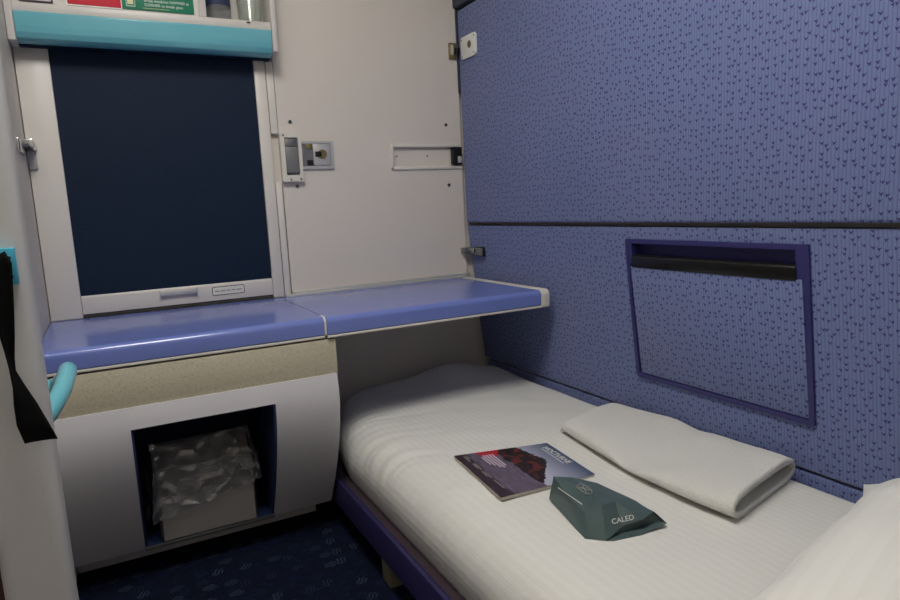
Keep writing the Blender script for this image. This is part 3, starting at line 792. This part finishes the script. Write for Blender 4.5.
# folded towel: a flattened loop of thick terry, open at the near end
def towel():
    NL, NR = 70, 64; th = .0075
    Lp = [(0, (.700, .553)), (.28, (.694, .640)), (.46, (.6915, .735)), (.62, (.703, .82)), (1, (.732, .972))]
    Rp = [(0, (.917, .612)), (.28, (.924, .70)), (.46, (.927, .79)), (.62, (.926, .87)), (1, (.910, 1.022))]
    def ev(T, t):
        for (a, p), (b, q) in zip(T, T[1:]):
            if t <= b: k = (t-a)/(b-a); return Vector(p).lerp(Vector(q), k)
        return Vector(T[-1][1])
    def evs(T, t): return (ev(T, max(0, t-.05))+ev(T, t)+ev(T, min(1, t+.05)))/3 if .05 < t < .95 else ev(T, t)
    outer, inner = [], []
    bm = bmesh.new()
    for j in range(NL+1):
        t = j/NL; a, b = evs(Lp, t), evs(Rp, t)
        hh = .041*(1-.28*t)*(1-.25*math.exp(-((t-.5)/.07)**2))
        if t > .96: hh *= math.sqrt(max(.1, 1-((t-.96)/.04)**2))
        ro, ri = [], []
        for k in range(NR):
            an = 2*math.pi*k/NR; cx = abs(math.cos(an))**.42*(1 if math.cos(an) > 0 else -1); sz = abs(math.sin(an))**.75*(1 if math.sin(an) > 0 else -1)
            w_ = (cx+1)/2; w_ = min(1, max(0, w_))
            base = a.lerp(b, w_)
            zt = topz(base.x, base.y)
            z = zt+.001+hh/2+hh/2*sz
            if sz > 0:
                z += sz*(.008*noise.noise(Vector((base.x*10, base.y*7, 2)))-.014*math.exp(-((t-.46+.22*w_)/.08)**2)*(1-w_)*1.2)
                z -= sz*.004*(w_)
            p = Vector((base.x, base.y, max(z, zt+.0006)))
            ro.append(bm.verts.new(p))
            cm = Vector((base.lerp((a+b)/2, .03).x, base.lerp((a+b)/2, .03).y, zt+.001+hh/2))
            zi = max(min(p.z-th*sz if abs(sz) > .3 else p.z, 9), zt+.003)
            ri.append(bm.verts.new(Vector((a.lerp(b, .5).x+(p.x-a.lerp(b, .5).x)*(1-.055), a.lerp(b, .5).y+(p.y-a.lerp(b, .5).y)*(1-.055)+.0, cm.z+(p.z-cm.z)*(.50)))))
        outer.append(ro); inner.append(ri)
    for L in (outer, inner):
        for A, B in zip(L, L[1:]):
            for k in range(NR): bm.faces.new((A[k], A[(k+1) % NR], B[(k+1) % NR], B[k]))
    for k in range(NR):
        bm.faces.new((outer[0][k], inner[0][k], inner[0][(k+1) % NR], outer[0][(k+1) % NR]))
    bm.faces.new(outer[-1]); bm.faces.new(inner[-1])
    mk('folded_towel', bm, 'terry', smooth=180, label='folded white terry towel lying on the sheet by the blue wall', cat='towel')
towel()

# magazine
mz = -.4458
c00, c01, c11, c10 = [PX(a, b, 2, mz) for a, b in ((454, 459), (547, 446), (595, 477.5), (501, 501))]
mg = thing('magazine', (c00+c11)/2, 'glossy magazine with a clifftop ruin cover lying on the sheet', 'magazine')
def mpt(u, v, h):                                       # u along reading direction, v up the cover
    p = (c00*(1-u)+c10*u)*(1-v)+(c01*(1-u)+c11*u)*v
    return Vector((p.x, p.y, mz+h))
def mag_slab(h0, h1, ins, mname, name, parent, uvs=False):
    bm = bmesh.new(); n = 12; G = {}; uv = []
    for s, h in ((0, h0), (1, h1)):
        for j in range(n+1):
            for i in range(n+1):
                u = ins+(1-2*ins)*i/n; v = ins+(1-2*ins)*j/n
                G[s, i, j] = bm.verts.new(mpt(u, v, h)); uv.append((u, v))
    for s in (0, 1):
        for j in range(n):
            for i in range(n): bm.faces.new((G[s, i, j], G[s, i+1, j], G[s, i+1, j+1], G[s, i, j+1]))
    for i in range(n):
        for a, b, c, d in (((i, 0), (i+1, 0), 0, 1), ((i, n), (i+1, n), 0, 1), ((0, i), (0, i+1), 0, 1), ((n, i), (n, i+1), 0, 1)):
            bm.faces.new((G[0, a[0], a[1]], G[0, b[0], b[1]], G[1, b[0], b[1]], G[1, a[0], a[1]]))
    o = mk(name, bm, mname, parent, smooth=60)
    if uvs: set_uv(o, lambda i: uv[i])
    return o
mag_slab(0, .0052, .006, 'pages', 'pages', mg)
cv = mag_slab(.0052, .0060, 0, 'cover_print', 'cover', mg, True)
ra = (c10-c00).normalized(); ua = (c01-c00).normalized()
def mtext(s, size, u, v, mname): lettering('lettering', s, size, mpt(u, v, .0072), ra, ua, mname, cv, ext=.0002)
mtext('NOCTURNE', .0150, .13, .888, 'print_white')
def mline(u0, u1, v, wd, mname, name='print_line'):
    bm = bmesh.new(); q = [mpt(u0, v, .0066), mpt(u1, v, .0066), mpt(u1, v+wd, .0066), mpt(u0, v+wd, .0066)]
    t = [bm.verts.new(p) for p in q]; b = [bm.verts.new(p-Vector((0, 0, .0003))) for p in q]
    bm.faces.new(t); bm.faces.new(b[::-1])
    for k in range(4): bm.faces.new((t[k], b[k], b[(k+1) % 4], t[(k+1) % 4]))
    mk(name, bm, mname, cv)
mline(.15, .62, .868, .006, 'print_white')
for k, (v, a, b) in enumerate(((.345, .10, .42), (.315, .10, .46), (.285, .10, .44), (.255, .10, .38), (.225, .14, .34))): mline(a, b, v, .016, 'sign_mauve')
for u0, u1, v in ((.06, .14, .10), (.06, .20, .075), (.26, .42, .10), (.26, .38, .08), (.46, .62, .10), (.46, .58, .08), (.68, .86, .10)): mline(u0, u1, v, .010, 'print_grey')

# wash bag: folded paper-like pouch, gusset facing the aisle
def bag():
    zb = -.4478
    P = lambda x, y, h: PX(x, y, 2, zb+h)
    bg = thing('amenity_bag', P(600, 515, 0), 'dark green folded amenity bag lying on the magazine edge', 'bag')
    v = dict(
        tl=P(553.5, 476.5, .040), bl=P(549, 498.5, .004), nb=P(585, 539, .001), nc=P(606, 540.5, .002), ft=P(602, 505.5, .042),
        gp=P(580.5, 512.5, .026), f1=P(613, 535, .006), f2=P(622, 526, .013), f3=P(642, 519.5, .020), f4=P(654, 511.5, .022), tip=P(666.5, 522.5, .008),
        b1=P(572, 477.5, .037), b2=P(598, 483, .034), b3=P(630, 498, .029), r1=P(585, 489, .046), r2=P(615, 501, .040), r3=P(630, 511, .030))
    bm = bmesh.new(); V = {k: bm.verts.new(p) for k, p in v.items()}
    def fc(*k): return bm.faces.new([V[x] for x in k])
    # dropped copies for the far, unseen side, standing on the sheet
    for k in ('b1', 'b2', 'b3', 'f4', 'tl'):
        p = v[k]; V['d'+k] = bm.verts.new((p.x+.012, p.y+.014, topz(p.x, p.y)+.002))
    fc('tl', 'bl', 'nb', 'gp'); fc('tl', 'gp', 'ft', 'r1'); fc('gp', 'nb', 'ft'); fc('ft', 'nb', 'nc', 'f1', 'f2')
    fc('ft', 'f2', 'f3', 'r3', 'r2'); fc('r3', 'f3', 'f4'); fc('tl', 'r1', 'b1'); fc('b1', 'r1', 'b2'); fc('r1', 'ft', 'r2', 'b2'); fc('b2', 'r2', 'b3'); fc('r2', 'r3', 'f4', 'b3')
    fc('tl', 'b1', 'db1', 'dtl'); fc('b1', 'b2', 'db2', 'db1'); fc('b2', 'b3', 'db3', 'db2'); fc('b3', 'f4', 'df4', 'db3'); fc('tl', 'dtl', 'bl')
    fc('bl', 'dtl', 'db1', 'nb'); fc('nb', 'db1', 'db2', 'nc'); fc('f4', 'tip', 'df4')
    bmesh.ops.triangulate(bm, faces=bm.faces[:])
    bmesh.ops.subdivide_edges(bm, edges=bm.edges[:], cuts=3, use_grid_fill=True)
    bmesh.ops.recalc_face_normals(bm, faces=bm.faces[:])
    bm.normal_update()
    for q in bm.verts: q.co += q.normal*.0012*noise.noise(q.co*45)
    mk('pouch', bm, 'bag_green', bg, smooth=30)
    # lower lip of the mouth, seen under the folded edge
    bm = bmesh.new()
    L = [v['nc'], P(614, 541, .0015), P(640, 535, .002), v['tip'], P(652, 516, .006), P(632, 523, .004), P(614, 534, .0035)]
    t = [bm.verts.new(p) for p in L]; b = [bm.verts.new(p-Vector((0, 0, .0015))) for p in L]
    bm.faces.new(t); bm.faces.new(b[::-1])
    for k in range(len(L)): bm.faces.new((t[k], b[k], b[(k+1) % len(L)], t[(k+1) % len(L)]))
    mk('mouth_lip', bm, 'bag_green', bg)
    bm = bmesh.new()
    L = [v['f1'], v['f2'], v['f3'], v['f4'], v['tip'], P(640, 530, .003)]
    L = [p+Vector((.004, .004, -.003)) for p in L]
    bm.faces.new([bm.verts.new(p) for p in L])
    mk('mouth', bm, 'bag_green', bg)
    # printed white line on the side, crest on top, name on the folded end
    fn = (v['bl']-v['tl']).cross(v['gp']-v['tl']).normalized()
    if fn.y > 0: fn = -fn
    def on_face(px, py, a, n): 
        r = cdir(px, py); d = Vector((r.dot(d2), r.dot(d1), r.dot(d3))); return d*(a.dot(n)/d.dot(n))
    n1 = (v['bl']-v['tl']).cross(v['nb']-v['tl']).normalized()
    q = [on_face(px, py, v['tl'], n1)*.992 for px, py in ((558, 487), (582, 503.7), (582.3, 504.9), (558, 488.2))]
    bm = bmesh.new(); t = [bm.verts.new(p) for p in q]; b = [bm.verts.new(p*1.002) for p in q]
    bm.faces.new(t); bm.faces.new(b[::-1])
    for k in range(4): bm.faces.new((t[k], b[k], b[(k+1) % 4], t[(k+1) % 4]))
    mk('white_line', bm, 'print_white', bg)
    n2 = (v['f2']-v['ft']).cross(v['f3']-v['ft']).normalized()
    a = on_face(612, 524.2, v['ft'], n2)*.985; b_ = on_face(632, 519.8, v['ft'], n2)*.985; u_ = on_face(611, 518, v['ft'], n2)*.985
    lettering('lettering', 'CALED', .0098, a, b_-a, u_-a, 'print_white', bg, ext=.0002)
    n3 = (v['r1']-v['b1']).cross(v['b2']-v['b1']).normalized()
    cc = [on_face(px, py, v['b1'], n3)*.985 for px, py in ((576, 486), (582, 484), (592, 491), (587, 494))]
    ctr = sum(cc, Vector())/4
    bm = bmesh.new()
    loop = [ctr+(cc[k]-ctr) for k in range(4)]
    add_tube(bm, catmull(loop+[loop[0]], 6), .0006, n=6); add_tube(bm, [ctr+(cc[0]-ctr)*.6, ctr+(cc[2]-ctr)*.6], .0007, n=6); add_tube(bm, [ctr+(cc[1]-ctr)*.6, ctr+(cc[3]-ctr)*.6], .0007, n=6)
    mk('crest', bm, 'print_grey', bg)
bag()

# ------------------------------------------------------------------ ceiling lamp
lm = thing('ceiling_lamp_offscreen', (.11, .58, CE), 'rectangular white ceiling lamp with glowing diffuser', 'lamp')
mk('frame', box(-.08, .30, .34, .82, CE-.022, CE-.0002, r=.003), 'frame_white', lm)
mk('diffuser_offscreen', box(-.06, .28, .36, .80, CE-.030, CE-.018, r=.004), 'lamp_diffuser', lm)

for o in bpy.data.objects:
    if '_o' in o: del o['_o']
